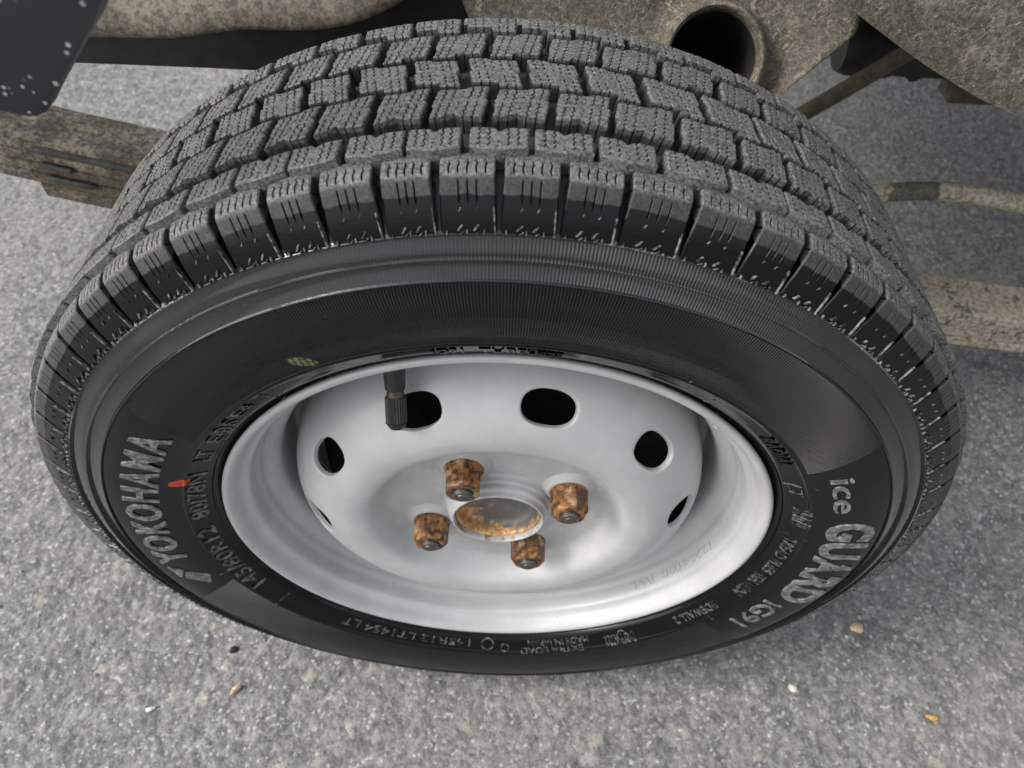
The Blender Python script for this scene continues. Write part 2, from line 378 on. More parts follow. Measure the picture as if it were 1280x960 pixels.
# ------------------------------------------------------------------ ground: one sheet, fine in the middle
def ground():
    rng = np.random.default_rng(3)
    st = .0023
    xs = np.arange(-1.10, 1.10, st); ys = np.arange(-.30, 1.40, st)
    X, Y = np.meshgrid(xs, ys)
    def worley(X, Y, cell, seed):
        g = np.random.default_rng(seed)
        nx = int(2.3 / cell) + 6; ny = int(1.8 / cell) + 6
        jx = g.random((ny, nx)); jy = g.random((ny, nx)); tone = g.random((ny, nx)); hh = g.random((ny, nx))
        gx = (X + 1.15) / cell + 2; gy = (Y + .35) / cell + 2
        ix = np.floor(gx).astype(int); iy = np.floor(gy).astype(int)
        f1 = np.full(X.shape, 9.); f2 = np.full(X.shape, 9.); t = np.zeros(X.shape); h = np.zeros(X.shape)
        for dy in (-1, 0, 1):
            for dx in (-1, 0, 1):
                cx = ix + dx; cy = iy + dy
                d = np.hypot(gx - (cx + .5 + .9 * (jx[cy, cx] - .5)), gy - (cy + .5 + .9 * (jy[cy, cx] - .5)))
                nearer = d < f1
                f2 = np.where(nearer, f1, np.minimum(f2, d))
                t = np.where(nearer, tone[cy, cx], t); h = np.where(nearer, hh[cy, cx], h); f1 = np.where(nearer, d, f1)
        return f2 - f1, t, h
    wx = X + .0012 * np.sin(Y * 900) ; wy = Y + .0012 * np.sin(X * 1100)
    e1, t1, h1 = worley(wx, wy, .0100, 11)
    e2, t2, h2 = worley(X, Y, .0052, 12)
    big = h1 > .45
    s1 = np.clip(e1 / .35, 0, 1); s1 = s1 * s1 * (3 - 2 * s1)
    s2 = np.clip(e2 / .45, 0, 1); s2 = s2 * s2 * (3 - 2 * s2)
    Z = np.where(big, s1 * (.0006 + .0012 * h1), s2 * (.0002 + .0013 * h2)) + .0003 * rng.random(X.shape) - .0018
    tone = np.where(big, t1, t2); gap = np.where(big, 1 - s1, (1 - s2) * .8)
    fade = np.clip(np.minimum.reduce([X + 1.10, 1.0977 - X, Y + .30, 1.3970 - Y]) / .03, 0, 1)
    Z = Z * fade - .0002 * (1 - fade)
    ny, nx = X.shape
    V = np.stack([X, Y, Z], -1).reshape(-1, 3)
    idx = np.arange(nx * ny).reshape(ny, nx)
    Fq = np.stack([idx[:-1, :-1], idx[:-1, 1:], idx[1:, 1:], idx[1:, :-1]], -1).reshape(-1, 4)
    # skirt out to the horizon, sharing the four corners' edges
    x0, x1, y0, y1 = xs[0], xs[-1], ys[0], ys[-1]; S = 300
    ring_i = np.concatenate([idx[0, :], idx[1:, -1], idx[-1, -2::-1], idx[-2:0:-1, 0]])
    P = V[ring_i]; cxy = np.array([(x0 + x1) / 2, (y0 + y1) / 2])
    dirv = P[:, :2] - cxy; k = S / np.maximum(np.abs(dirv[:, 0]), np.abs(dirv[:, 1]))
    O = np.column_stack([cxy + dirv * k[:, None], np.full(len(P), -.0002)])
    base = len(V); n = len(ring_i); V = np.vstack([V, O])
    i = np.arange(n); j = (i + 1) % n
    Fs = np.stack([ring_i[j], ring_i[i], base + i, base + j], -1)
    F = np.vstack([Fq, Fs]).astype(np.int32)
    me = bpy.data.meshes.new('ground')
    me.vertices.add(len(V)); me.vertices.foreach_set('co', V.astype(np.float32).ravel())
    me.loops.add(F.size); me.loops.foreach_set('vertex_index', F.ravel())
    me.polygons.add(len(F)); me.polygons.foreach_set('loop_start', (np.arange(len(F)) * 4).astype(np.int32))
    me.polygons.foreach_set('use_smooth', np.ones(len(F), bool))
    me.update(calc_edges=True); me.validate()
    a = me.attributes.new('stone_tone', 'FLOAT', 'POINT'); a.data.foreach_set('value', np.concatenate([tone.ravel(), np.full(n, .5)]).astype(np.float32))
    b = me.attributes.new('stone_gap', 'FLOAT', 'POINT'); b.data.foreach_set('value', np.concatenate([gap.ravel(), np.full(n, .3)]).astype(np.float32))
    o = obj('ground', me, mat_asphalt()); o['kind'] = 'structure'
ground()

def pebble(name, x, y, s, col, label, cat, sd_, flat=.5):
    r = random.Random(sd_); bm = bmesh.new(); bmesh.ops.create_icosphere(bm, subdivisions=2, radius=1)
    ang = r.random() * PI
    for v in bm.verts:
        k = 1 + .22 * math.sin(3 * v.co.x + sd_) * math.cos(2.3 * v.co.y + sd_ * 2) + r.uniform(-.05, .05)
        v.co = Vector((v.co.x * s[0] * k, v.co.y * s[1] * k, v.co.z * s[0] * flat * k))
        v.co.rotate(Matrix.Rotation(ang, 3, 'Z'))
    me = bm_mesh(name, bm, True, 40)
    o = obj(name, me, mat_plain(name + '_stone', col, .7, bumpk=.4, scale=500), None, (x, y, s[0] * flat * .6))
    o['label'] = label; o['category'] = cat
pebble('pebble', .336, -.009, (.0062, .0052), (.52, .42, .28), 'roundish tan pebble on the asphalt, right of the tyre lettering', 'pebble', 1)
pebble('pebble', .381, -.088, (.0052, .0026), (.50, .27, .07), 'narrow orange stone chip near the lower right corner of the asphalt', 'pebble', 2)
pebble('pebble', -.241, -.045, (.0042, .0030), (.012, .012, .012), 'black tar crumb on the asphalt below the left of the tyre', 'tar crumb', 3)
pebble('pebble', -.230, -.080, (.0058, .0026), (.50, .40, .27), 'slim beige chip on the asphalt below the black tar crumb', 'pebble', 4)
pebble('pebble', -.300, -.098, (.0022, .0048), (.62, .62, .60), 'slim white chip on the asphalt at the lower left', 'pebble', 5)
pebble('pebble', .264, -.066, (.0042, .0034), (.66, .63, .55), 'small whitish pebble on the asphalt below the last letters', 'pebble', 6)
# loose grit
def grit():
    g = np.random.default_rng(5); bm = bmesh.new(); n = 2600
    for i in range(n):
        x = g.uniform(-.95, .95); y = g.uniform(-.22, 1.2); s = .0006 + .0016 * g.random() ** 3
        ret = bmesh.ops.create_icosphere(bm, subdivisions=1, radius=s) if False else None
        c = Vector((x, y, s * .3)); k = [Vector(g.uniform(-1, 1, 3)).normalized() * s for _ in range(6)]
        p = [Vector((1, 0, 0)), Vector((-1, 0, 0)), Vector((0, 1, 0)), Vector((0, -1, 0)), Vector((0, 0, .6)), Vector((0, 0, -.6))]
        vs = [bm.verts.new(c + q * s + kk * .35) for q, kk in zip(p, k)]
        for a, b, d in ((0, 2, 4), (2, 1, 4), (1, 3, 4), (3, 0, 4), (2, 0, 5), (1, 2, 5), (3, 1, 5), (0, 3, 5)): bm.faces.new((vs[a], vs[b], vs[d]))
    o = obj('loose_grit', bm_mesh('loose_grit', bm, False), mat_plain('grit_stone', (.34, .32, .28), .8, scale=18, var=.5))
    o['kind'] = 'stuff'; o['label'] = 'fine loose grit scattered over the asphalt'; o['category'] = 'grit'
grit()

# ------------------------------------------------------------------ the wheel
wheel = empty('wheel', (0, 0, 0), 'silver steel wheel with black studless winter tyre and rusty lug nuts, filling the picture', 'wheel')
HUBC = (0, 0, RZ)

# tyre carcass: groove floor, lug zone floor, sidewall ribs, bead (outboard), mirrored roughly inboard
out = [(0, .2602), (.030, .2600), (.048, .2588), (.054, .2568), (.0590, .2525), (.0628, .2490), (.0652, .2462), (.0668, .2440),
       (.0676, .2436), (.0682, .2433), (.0682, .2427), (.0670, .2423), (.0672, .2412), (.0693, .2385), (.0706, .2356), (.0709, .2347),
       (.0716, .2344), (.0719, .2339), (.0716, .2334), (.0704, .2330), (.0706, .2320), (.0722, .2292), (.0734, .2268), (.0738, .2262),
       (.0745, .2259), (.0748, .2254), (.0745, .2249), (.0738, .2246), (.0741, .2236), (.0750, .2190), (.0752, .2130), (.0749, .2060), (.0740, .1990),
       (.0726, .1925), (.0710, .1872), (.0703, .1852), (.0706, .1844), (.0703, .1836), (.0692, .1828), (.0686, .1818), (.0672, .1792),
       (.0650, .1750), (.0632, .1722), (.0622, .1714), (.0606, .1708), (.0592, .1690), (.0575, .1668), (.0540, .1640), (.0480, .1600)]
inn = [(-a * .97 - .003, r) for a, r in out[::-1] if r > .150]
prof = chaikin(out[:1], 0) + out[1:]
prof = inn[:-1] + prof
tyre = obj('tyre', lathe('tyre', prof, 480, 28), SIDE, wheel, HUBC)
def asurf(r):
    P = sorted([(q[1], q[0]) for q in out if q[1] < .2440])
    return float(np.interp(r, [p[0] for p in P], [p[1] for p in P]))
# tread floor shows dusty rubber: second slot on carcass for r > .2445
tyre.data.materials.append(TREAD)
for p in tyre.data.polygons:
    c = p.center
    if math.hypot(c.x, c.z) > .2442: p.material_index = 1

# --- pitch sequence
S_, M_, L_ = 4.75, 5.15, 5.85
known = [M_, M_, S_, M_, S_, M_, M_, M_, L_, L_, M_]
pool = [S_] * 22 + [M_] * 26 + [L_] * 11
random.Random(4).shuffle(pool)
pit = known + pool
k_ = 360 / sum(pit)
g0 = 119.9; grooves = []; t = g0
for p in pit: grooves.append((t, p)); t -= p * k_
Rc = .2680
def crown(a): return .2683 - .0034 * ((a + 2) / 52) ** 2
def zig(x, per): return 2 * abs(2 * ((x / per) % 1) - 1) - 1
OUTER_SH = [(.0500, .2649), (.0540, .2643), (.0575, .2634), (.0592, .2622), (.0604, .2604), (.0622, .2572), (.0640, .2538), (.0650, .2515), (.0661, .2488), (.0671, .2462), (.0678, .2440), (.0681, .2433)]
def block(row, pdeg):
    """one tread block centred at the top of the wheel; slabs separated by wavy sipes"""
    P = math.radians(pdeg * k_) * Rc
    V = []; F = []
    shoulder = row in ('SH', 'FS')
    n = {'SH': 6, 'FS': 5, 'R2': 6, 'R3': 6, 'R4': 6, 'R5': 6, 'R6': 6}[row]
    gapw = {'SH': .0036, 'FS': .0036, 'R2': .0026, 'R3': .0030, 'R4': .0032, 'R5': .0030, 'R6': .0030}[row]
    a0, a1 = {'R2': (.0370, .0498), 'R3': (.0098, .0288), 'R4': (-.0132, .0060), 'R5': (-.0345, -.0172), 'R6': (-.0490, -.0395), 'SH': (.0515, .0681), 'FS': (-.0505, -.0700)}[row]
    shear = {'R3': .0034, 'R4': -.0038, 'R5': .0032}.get(row, 0)
    if shoulder: vv = [0, .0, .04, .09, .14, .19, .24, .29, .34, .39, .44, .50, .56, .64, .72, .80, .88, .94, 1, 1]
    else:
        m_ = int((a1 - a0) / .00075) + 1
        vv = [0, 0] + [(.0006 / (a1 - a0)) + i / m_ * (1 - .0012 / (a1 - a0)) for i in range(m_ + 1)] + [1, 1]
    sip = .0007
    def edge_a(u, v):
        aa = a0 + (a1 - a0) * v
        if row == 'R3': aa += (-.0016 if u > .52 else .0004) * (1 - v) + (.0010 * abs(u - .5) * 2 - .0012 * (abs(u - .5) < .13)) * v
        if row == 'R4': aa += (.0014 if u > .5 else -.0012) * v + (-.0008 if u < .45 else .0008) * (1 - v)
        if row == 'R5': aa += (.0010 if u < .5 else -.0010) * v + (.0010 if u < .45 else -.0008) * (1 - v)
        if row == 'R2': aa += .0014 * (1 - abs(2 * u - 1)) * v + .0034 * max(0, 1 - abs(u - .48) / .13) * (1 - v)
        if row == 'R6': aa += (.0022 if u > .5 else -.0018) * v
        return aa
    def surf(u, v, s, h, top=True):
        """height h below the block top"""
        if shoulder:
            if row == 'SH':
                tt = v * (len(OUTER_SH) - 1); i = min(int(tt), len(OUTER_SH) - 2); f = tt - i
                (aA, rA), (aB, rB) = OUTER_SH[i], OUTER_SH[i + 1]
                a = aA + (aB - aA) * f; r = rA + (rB - rA) * f
                dn = Vector((rA - rB, aB - aA)); dn.normalize()
                back_v = -.0018 * (1 - abs(2 * u - 1)) * max(0, 1 - v / .12)
                a += back_v
                a -= dn.x * h; r -= dn.y * h
            else:
                tt = v; a = -.0515 - .0125 * tt ; r = .2648 - .0005 * tt - .016 * max(0, tt - .45) ** 1.4 * 1.4
                r -= h
        else:
            a = edge_a(u, v); r = crown(a) - h
        th = PI / 2 - s / Rc
        return (r * math.cos(th), -a, r * math.sin(th))
    def depth(v):                       # how far the block's side wall reaches down
        if row == 'SH': return .0085 * (1 - v) ** .8 + .0012
        if row == 'FS': return .0085 * (1 - .5 * v)
        return .0090
    def sipe_gap(i, v):                 # 0 = closed
        if i == 0 or i == n: return 1
        if row == 'SH':
            if v < .02: return 0
            if v < .25: return 1 if (.05 < v < .22) else 0
            if .33 < v < .56 and i in (2, 3, 4): return .85
            return 0
        if row == 'FS': return 1 if v < .5 else 0
        if row == 'R2': 
            if i == 3: return 1 if (.42 < v < .95 and int(v * 9) % 2) else 0
            return 1 if v < .90 else 0
        if i == 3: return 1 if int(v * 13) % 3 == 1 else 0
        if row in ('R4',): return 0 if .44 < v < .56 else 1
        return 0 if abs(v - .47) < .04 else 1
    def bound(i, v):
        x = -P / 2 + gapw / 2 + (P - gapw) * i / n
        aa = v * abs(a1 - a0)
        if row == 'SH':
            if i in (0, n):
                # the gap between lugs narrows towards the sidewall
                nar = min(1, max(0, (v - .35) / .35)) * gapw * .28
                x += -nar if i == 0 else nar
            else:
                x += .00045 * zig(v, .085) * (1 if v < .3 else 0)
            return x
        if 0 < i < n: x += .00055 * zig(aa, .0030)
        else: x += .00030 * zig(aa, .0030)
        x += shear * (.5 - v)
        if row in ('R3', 'R4', 'R5'):
            # corners cut back: notched outline
            if i == 0: x += (.0011 if (v > .55) == (shear > 0) else 0)
            if i == n: x -= (.0011 if (v < .45) == (shear > 0) else 0)
        return x
    bev = .00042
    for k in range(n):
        base = len(V)
        rows_ = []
        nv = len(vv)
        for q, v in enumerate(vv):
            gl = sipe_gap(k, v); gr = sipe_gap(k + 1, v)
            outer_l = k == 0; outer_r = k == n - 1
            L = bound(k, v) + (0 if outer_l else sip / 2 * gl)
            R = bound(k + 1, v) - (0 if outer_r else sip / 2 * gr)
            bl = bev * (1.3 if outer_l else .45 * gl); br = bev * (1.3 if outer_r else .45 * gr)
            end0 = q == 0; end1 = q == nv - 1
            vtop_drop = bev if q in (1, nv - 2) else 0
            D = depth(v)
            u0 = k / n; u1 = (k + 1) / n
            cols = [(L, D, u0), (L, bl, u0), (L + bl, 0, u0 + .01), (R - br, 0, u1 - .01), (R, br, u1), (R, D, u1)]
            for c_i, (s, h, u) in enumerate(cols):
                if c_i in (1, 2, 3, 4): h = max(h, vtop_drop)
                if end0 or end1: h = D
                V.append(surf(u, v, s, h))
        for q in range(nv - 1):
            for c_i in range(5):
                A = base + q * 6 + c_i
                F.append((A, A + 1, A + 7, A + 6))
    nbar = len(F)
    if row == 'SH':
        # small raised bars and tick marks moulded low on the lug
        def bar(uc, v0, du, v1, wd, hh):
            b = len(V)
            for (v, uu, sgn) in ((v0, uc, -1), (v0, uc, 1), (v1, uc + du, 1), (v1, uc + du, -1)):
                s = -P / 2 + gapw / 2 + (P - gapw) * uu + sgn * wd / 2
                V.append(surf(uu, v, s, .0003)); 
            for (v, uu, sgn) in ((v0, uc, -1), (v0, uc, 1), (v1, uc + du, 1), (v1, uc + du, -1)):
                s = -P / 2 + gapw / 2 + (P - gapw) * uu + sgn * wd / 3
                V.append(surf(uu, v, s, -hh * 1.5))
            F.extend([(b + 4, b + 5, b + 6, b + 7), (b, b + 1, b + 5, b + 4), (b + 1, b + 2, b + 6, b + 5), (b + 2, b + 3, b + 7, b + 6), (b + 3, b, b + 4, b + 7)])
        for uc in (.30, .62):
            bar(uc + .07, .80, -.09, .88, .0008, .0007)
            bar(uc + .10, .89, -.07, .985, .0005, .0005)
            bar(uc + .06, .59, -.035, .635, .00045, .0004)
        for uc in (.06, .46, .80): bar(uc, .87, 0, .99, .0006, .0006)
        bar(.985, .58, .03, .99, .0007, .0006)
    bm = bmesh.new(); vs = [bm.verts.new(v) for v in V]
    for fi, f in enumerate(F):
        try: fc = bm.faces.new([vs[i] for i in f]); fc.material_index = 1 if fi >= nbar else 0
        except ValueError: pass
    bmesh.ops.remove_doubles(bm, verts=bm.verts[:], dist=1e-6)
    return bm_mesh('tread_block', bm, True, 38)
OFFS = {'SH': 0, 'FS': .1, 'R2': .47, 'R3': -.196, 'R4': .34, 'R5': -.30, 'R6': .22}
blocks = {}
rest = bmesh.new()
count = 0
for row in ('SH', 'R2', 'R3', 'R4', 'R5', 'R6', 'FS'):
    for i, (g, p) in enumerate(grooves):
        key = (row, p)
        if key not in blocks:
            blocks[key] = block(row, p); blocks[key].materials.append(TREAD); blocks[key].materials.append(BAR_GLINT)
        th = (g - (OFFS[row] + .5) * p * k_) % 360
        if th > 270: th -= 360
        lim = (-42, 224) if row == 'SH' else (2, 176)
        if row == 'FS': lim = (38, 142)
        rot = math.radians(90 - th)
        if lim[0] < th < lim[1]:
            o = bpy.data.objects.new('tread_block', blocks[key]); link(o, tyre, (0, 0, 0)); o.rotation_euler = (0, rot, 0); count += 1
        else:
            n0 = len(rest.verts)
            rest.from_mesh(blocks[key]); rest.verts.ensure_lookup_table()
            bmesh.ops.rotate(rest, cent=(0, 0, 0), matrix=Matrix.Rotation(rot, 3, 'Y'), verts=rest.verts[n0:])
print('tread blocks as parts', count)
me = bpy.data.meshes.new('far_tread_blocks'); rest.to_mesh(me); rest.free()
me.polygons.foreach_set('use_smooth', [True] * len(me.polygons)); me.set_sharp_from_angle(angle=math.radians(38))
me.materials.append(TREAD); me.materials.append(BAR_GLINT)
o = obj('far_tread_blocks', me, None, tyre, (0, 0, 0)); o['kind'] = 'stuff'

# --- raised writing on the sidewall
def text_mesh(txt, size=1.0, offset=0.0, space=1.0):
    cu = bpy.data.curves.new('t', 'FONT'); cu.body = txt; cu.size = size; cu.extrude = .5; cu.offset = offset; cu.resolution_u = 3; cu.space_character = space
    ob = bpy.data.objects.new('t', cu); C.objects.link(ob)
    dg = bpy.context.evaluated_depsgraph_get(); dg.update()
    me = bpy.data.meshes.new_from_object(ob.evaluated_get(dg)); 
    bpy.data.objects.remove(ob); bpy.data.curves.remove(cu)
    return me
def sidewall_text(name, txt, th0, th1, r0, r1, mat, hgt=.0007, offset=.0, ref=None, label=None, flip=False, space=1.0):
    """letters stand between r0 and r1, tops outwards, reading from th0 down to th1 (degrees)"""
    me = text_mesh(txt, 1.0, offset, space)
    co = np.array([v.co for v in me.vertices]); x0, x1 = co[:, 0].min(), co[:, 0].max(); capy0 = 0.0; capy1 = .70 if ref is None else ref
    for v in me.vertices:
        x, y, z = v.co
        f = (x - x0) / (x1 - x0); yy = (y - capy0) / (capy1 - capy0)
        if flip: f = 1 - f; yy = 1 - yy
        r = r0 + (r1 - r0) * yy; th = th0 + (th1 - th0) * f
        a = asurf(r) + (hgt if z > 0 else -.0006)
        v.co = wheel_pt(a, r, th)
    me.update()
    o = obj(name, me, mat, tyre, (0, 0, 0))
    if label: o['label'] = label
    return o
sidewall_text('brand_lettering', 'YOKOHAMA', 187.0, 145.6, .1970, .2155, LETTER, .0010, .022, space=1.14, label='large raised letters on the left of the sidewall')
sidewall_text('model_lettering', 'ice', 27.2, 16.8, .1960, .2085, LETTER, .0007, .010, label='small raised letters before the large word on the right of the sidewall')
sidewall_text('model_lettering', 'GUARD', 13.2, -16.6, .1955, .2195, LETTER, .0009, .035, space=1.08, label='large bold raised letters on the right of the sidewall')
sidewall_text('model_lettering', 'iG91', -19.0, -30.5, .1930, .2075, LETTER, .0007, .012, label='short raised code after the large word on the right of the sidewall')
# brand mark: a wedge and a striped parallelogram
def side_poly(name, polys, mat, hgt=.0008):
    bm = bmesh.new()
    for P in polys:
        top = [bm.verts.new(wheel_pt(asurf(r) + hgt, r, th)) for r, th in P]; bot = [bm.verts.new(wheel_pt(asurf(r) - .0005, r, th)) for r, th in P]
        bm.faces.new(top)
        for i in range(len(P)): j = (i + 1) % len(P); bm.faces.new((top[i], bot[i], bot[j], top[j]))
    return obj(name, bm_mesh(name, bm, False), mat, tyre, (0, 0, 0))
mk = [[(.2150, 188.2), (.2128, 192.4), (.2066, 190.0)]]
for i in range(5):
    f0 = i / 5; f1 = f0 + .115
    A = lambda f: (.2064 + .0046 * f, 190.4 + 2.5 * f)
    B = lambda f: (.1945 + .0046 * f, 193.2 + 2.9 * f)
    mk.append([A(f0), A(f1), B(f1), B(f0)])
side_poly('brand_mark', mk, LETTER)
# smaller moulded texts
sidewall_text('size_lettering', '145/80R12', 203.5, 177.5, .1745, .1835, SMALL, .0006, .012)
sidewall_text('size_lettering', '80/78N', 173.5, 157.0, .1740, .1830, SMALL, .0006, .012)
sidewall_text('size_lettering', 'LT', 152.5, 148.5, .1745, .1825, SMALL, .0006, .012)
sidewall_text('small_lettering', 'TUBELESS', 92.5, 80.5, .1745, .1800, SIDE, .0009, .012)
sidewall_text('small_lettering', 'IG91', 99.2, 94.8, .1745, .1800, SIDE, .0009, .012)
sidewall_text('small_lettering', 'RADIAL', 41.0, 31.0, .1748, .1812, SIDE, .0008, .012)
sidewall_text('small_lettering', 'E4 S', 145.5, 137.5, .1745, .1815, SMALL, .0006, .0)
sidewall_text('small_lettering', 'E4', 136.0, 131.5, .1760, .1830, SMALL, .0006, .0)
sidewall_text('small_lettering', 'LT', 24.5, 20.5, .1745, .1815, SMALL, .0006, .0)
sidewall_text('small_lettering', 'STUDLESS', 16.0, 9.5, .1760, .1860, SMALL, .0005, .0)
sidewall_text('small_lettering', 'TREAD PLIES', 4.5, -10.5, .1755, .1820, SMALL, .0006, .006)
sidewall_text('small_lettering', 'STEEL NYLON', -12.0, -22.0, .1745, .1815, SMALL, .0006, .006)
sidewall_text('small_lettering', 'SIDEWALL 2', -29.0, -42.0, .1745, .1805, SMALL, .0006, .006)
sidewall_text('small_lettering', 'DOT 4522', -54.0, -62.0, .1760, .1840, SMALL, .0006, .0, flip=False)
sidewall_text('small_lettering', 'MADE IN JAPAN', -66.0, -82.0, .1735, .1785, SMALL, .0005, .0)
sidewall_text('small_lettering', 'EXTRA LOAD', -68.0, -84.0, .1800, .1850, SMALL, .0005, .0)
sidewall_text('small_lettering', '145R12 LT', -97.0, -116.0, .1740, .1800, SMALL, .0005, .0)
sidewall_text('small_lettering', '1454 LT', -117.0, -131.0, .1740, .1805, SMALL, .0006, .0)
# radial mould ticks and ring outlines
tk = []
for th, r0, r1 in ((-165.5, .1850, .1905), (173.0, .1708, .1735), (-148.5, .1745, .1865), (24.0, .1725, .1895), (5.5, .1725, .1880), (-33.5, .1830, .1890), (146.0, .1720, .1790), (128.0, .1722, .1820), (55.0, .1722, .1790), (62, .1870, .1850)):
    w_ = .10
    tk.append([(r0, th - w_), (r1, th - w_), (r1, th + w_), (r0, th + w_)])
side_poly('mould_tick', tk, SMALL, .0004)
def ring_poly(rc_, thc, rad, wd, n=20):
    out_ = []
    for i in range(n):
        a0 = 2 * PI * i / n; a1 = 2 * PI * (i + 1) / n
        f = lambda ra, an: (rc_ + ra * math.sin(an), thc - math.degrees(ra * math.cos(an) / rc_))
        out_.append([f(rad, a0), f(rad, a1), f(rad - wd, a1), f(rad - wd, a0)])
    return out_
side_poly('approval_mark', ring_poly(.1768, -92.5, .0052, .0008) + ring_poly(.1795, -88.0, .0036, .0009) + ring_poly(.1775, 141.5, .0042, .0008) + ring_poly(.178, -57, .0046, .0007), SMALL, .0006)

# --- steel rim
rimp = [(.0485, .1600), (.0545, .1632), (.0580, .1658), (.0598, .1664), (.0611, .1660), (.0618, .1649), (.0619, .1637), (.0612, .1622), (.0596, .1608),
        (.0572, .1596), (.0548, .1588), (.0525, .1578), (.0508, .1562), (.0498, .1545), (.0485, .1532), (.0440, .1524), (.0390, .1518), (.0372, .1510), (.0350, .1500),
        (.0320, .1492), (.0300, .1475), (.0275, .1442), (.0250, .1414), (.0225, .1400), (.0190, .1394), (.0080, .1392), (-.0300, .1392), (-.0360, .1410), (-.0420, .1500), (-.0560, .1520), (-.0580, .1640)]
rimp = [rimp[0]] + chaikin(rimp[1:], 1)
rim = obj('rim', lathe('rim', rimp, 320, 40), SILVER, wheel, HUBC)
obj('rim_stamping', None or (lambda: (lambda me: me)(text_mesh('12 X 4.00B  JWL', 1.0, .0)))(), SILVER, rim, (0, 0, 0))
st_me = [c for c in rim.children][0].data
co = np.array([v.co for v in st_me.vertices]); xa, xb = co[:, 0].min(), co[:, 0].max()
for v in st_me.vertices:
    x, y, z = v.co; f = (x - xa) / (xb - xa); r = .1538 - .0004 * y
    a = .0400 + .0062 * (y / .7); th = -17 - 32 * f
    rr = .1519 + (a - .040) * .09 - (.0005 if z > 0 else -.0004)
    v.co = wheel_pt(a, rr, th)
# weld seam across the rim band
bm = bmesh.new()
tube_bm(bm, [wheel_pt(a, r - .0001, 40.5) for a, r in ((.0330, .1493), (.0370, .1507), (.0420, .1519), (.0480, .1529), (.0496, .1542))], .0006, 8)
obj('weld_seam', bm_mesh('weld_seam', bm), SILVER, rim, (0, 0, 0))

# --- pressed disc with ten vent holes
dp = [(.0400, .0335), (.0400, .0660), (.0402, .0692), (.0420, .0722), (.0475, .0752), (.0530, .0782), (.0560, .0812), (.0573, .0850), (.0579, .0900), (.0580, .0945), (.0568, .1010), (.0541, .1075),
      (.0500, .1140), (.0448, .1198), (.0385, .1246), (.0315, .1282), (.0240, .1304), (.0150, .1316), (.0030, .1322), (-.0100, .1324), (-.0120, .1350), (-.0125, .1393)]
dp = chaikin(dp, 2)
arc = [0.0]
for (a, b), (c, d) in zip(dp[:-1], dp[1:]): arc.append(arc[-1] + math.hypot(c - a, d - b))
def dprof(t):
    a = np.interp(t, arc, [p[0] for p in dp]); r = np.interp(t, arc, [p[1] for p in dp]); return float(a), float(r)
def dnorm(t):
    a0, r0 = dprof(t - .0006); a1, r1 = dprof(t + .0006); d = Vector((r1 - r0, -(a1 - a0))); return d.normalized()
def disc_pt(t, th, dep=0.0):
    a, r = dprof(t); n_ = dnorm(t); return wheel_pt(a - n_.x * dep, r - n_.y * dep, th)
def t_of_r(rr): return float(np.interp(rr, [p[1] for p in dp], arc))
tc = t_of_r(.1155); HT, HS = .0112, .0160      # half height along the profile, half width around
t0, t1 = tc - HT - .0045, tc + HT + .0045
NT, NS, K = 32, 10, 10
HOLE0 = 4.5
bm = bmesh.new()
def ringrow(t, n=NT * 10): return [bm.verts.new(disc_pt(t, HOLE0 - 18 + 360 * i / n)) for i in range(n)]
ts_in = list(np.linspace(0, t0, 70)); ts_out = list(np.linspace(t1, arc[-1], 30))
prev = None
for ts in (ts_in, ts_out):
    prev = None
    for t in ts:
        row = ringrow(t)
        if prev:
            for i in range(len(row)): j = (i + 1) % len(row); bm.faces.new((prev[i], prev[j], row[j], row[i]))
        prev = row
rr_c = .1155
for s in range(10):
    thc = HOLE0 + 36 * s
    per = []
    for i in range(NT): per.append((t1, -18 + 36 * i / NT))
    for i in range(NS): per.append((t1 + (t0 - t1) * i / NS, 18))
    for i in range(NT): per.append((t0, 18 - 36 * i / NT))
    for i in range(NS): per.append((t0 + (t1 - t0) * i / NS, -18))
    rings = []
    n = len(per)
    for k in range(K + 1):
        f = k / K; f = f * f * (3 - 2 * f) * .35 + f * .65
        row = []
        for (t, ph) in per:
            xw = math.radians(ph) * rr_c; yw = t - tc
            an = math.atan2(yw / HT, xw / HS)
            # equalise so that the long straight part of the sector spreads round the hole
            c_, s_ = math.cos(an), math.sin(an)
            e = 2.35
            k2 = (abs(c_) ** e + abs(s_) ** e) ** (-1 / e)
            hx, hy = HS * c_ * k2, HT * s_ * k2
            X = xw + (hx - xw) * f; Y = yw + (hy - yw) * f
            row.append((X, Y))
        rings.append((row, 0.0))
    last = rings[-1][0]
    for sc_, dep in ((.975, .00025), (.955, .0008), (.945, .0018), (.945, .0034)):
        rings.append(([(x * sc_, y * sc_) for x, y in last], dep))
    pv = None
    for row, dep in rings:
        vs = [bm.verts.new(disc_pt(tc + y, thc + math.degrees(x / rr_c), dep)) for x, y in row]
        if pv:
            for i in range(n): j = (i + 1) % n; bm.faces.new((pv[i], pv[j], vs[j], vs[i]))
        pv = vs
bmesh.ops.remove_doubles(bm, verts=bm.verts[:], dist=3e-6)
disc_me = bm_mesh('disc', bm, True, 40)
disc = obj('disc', disc_me, SILVER, wheel, HUBC)
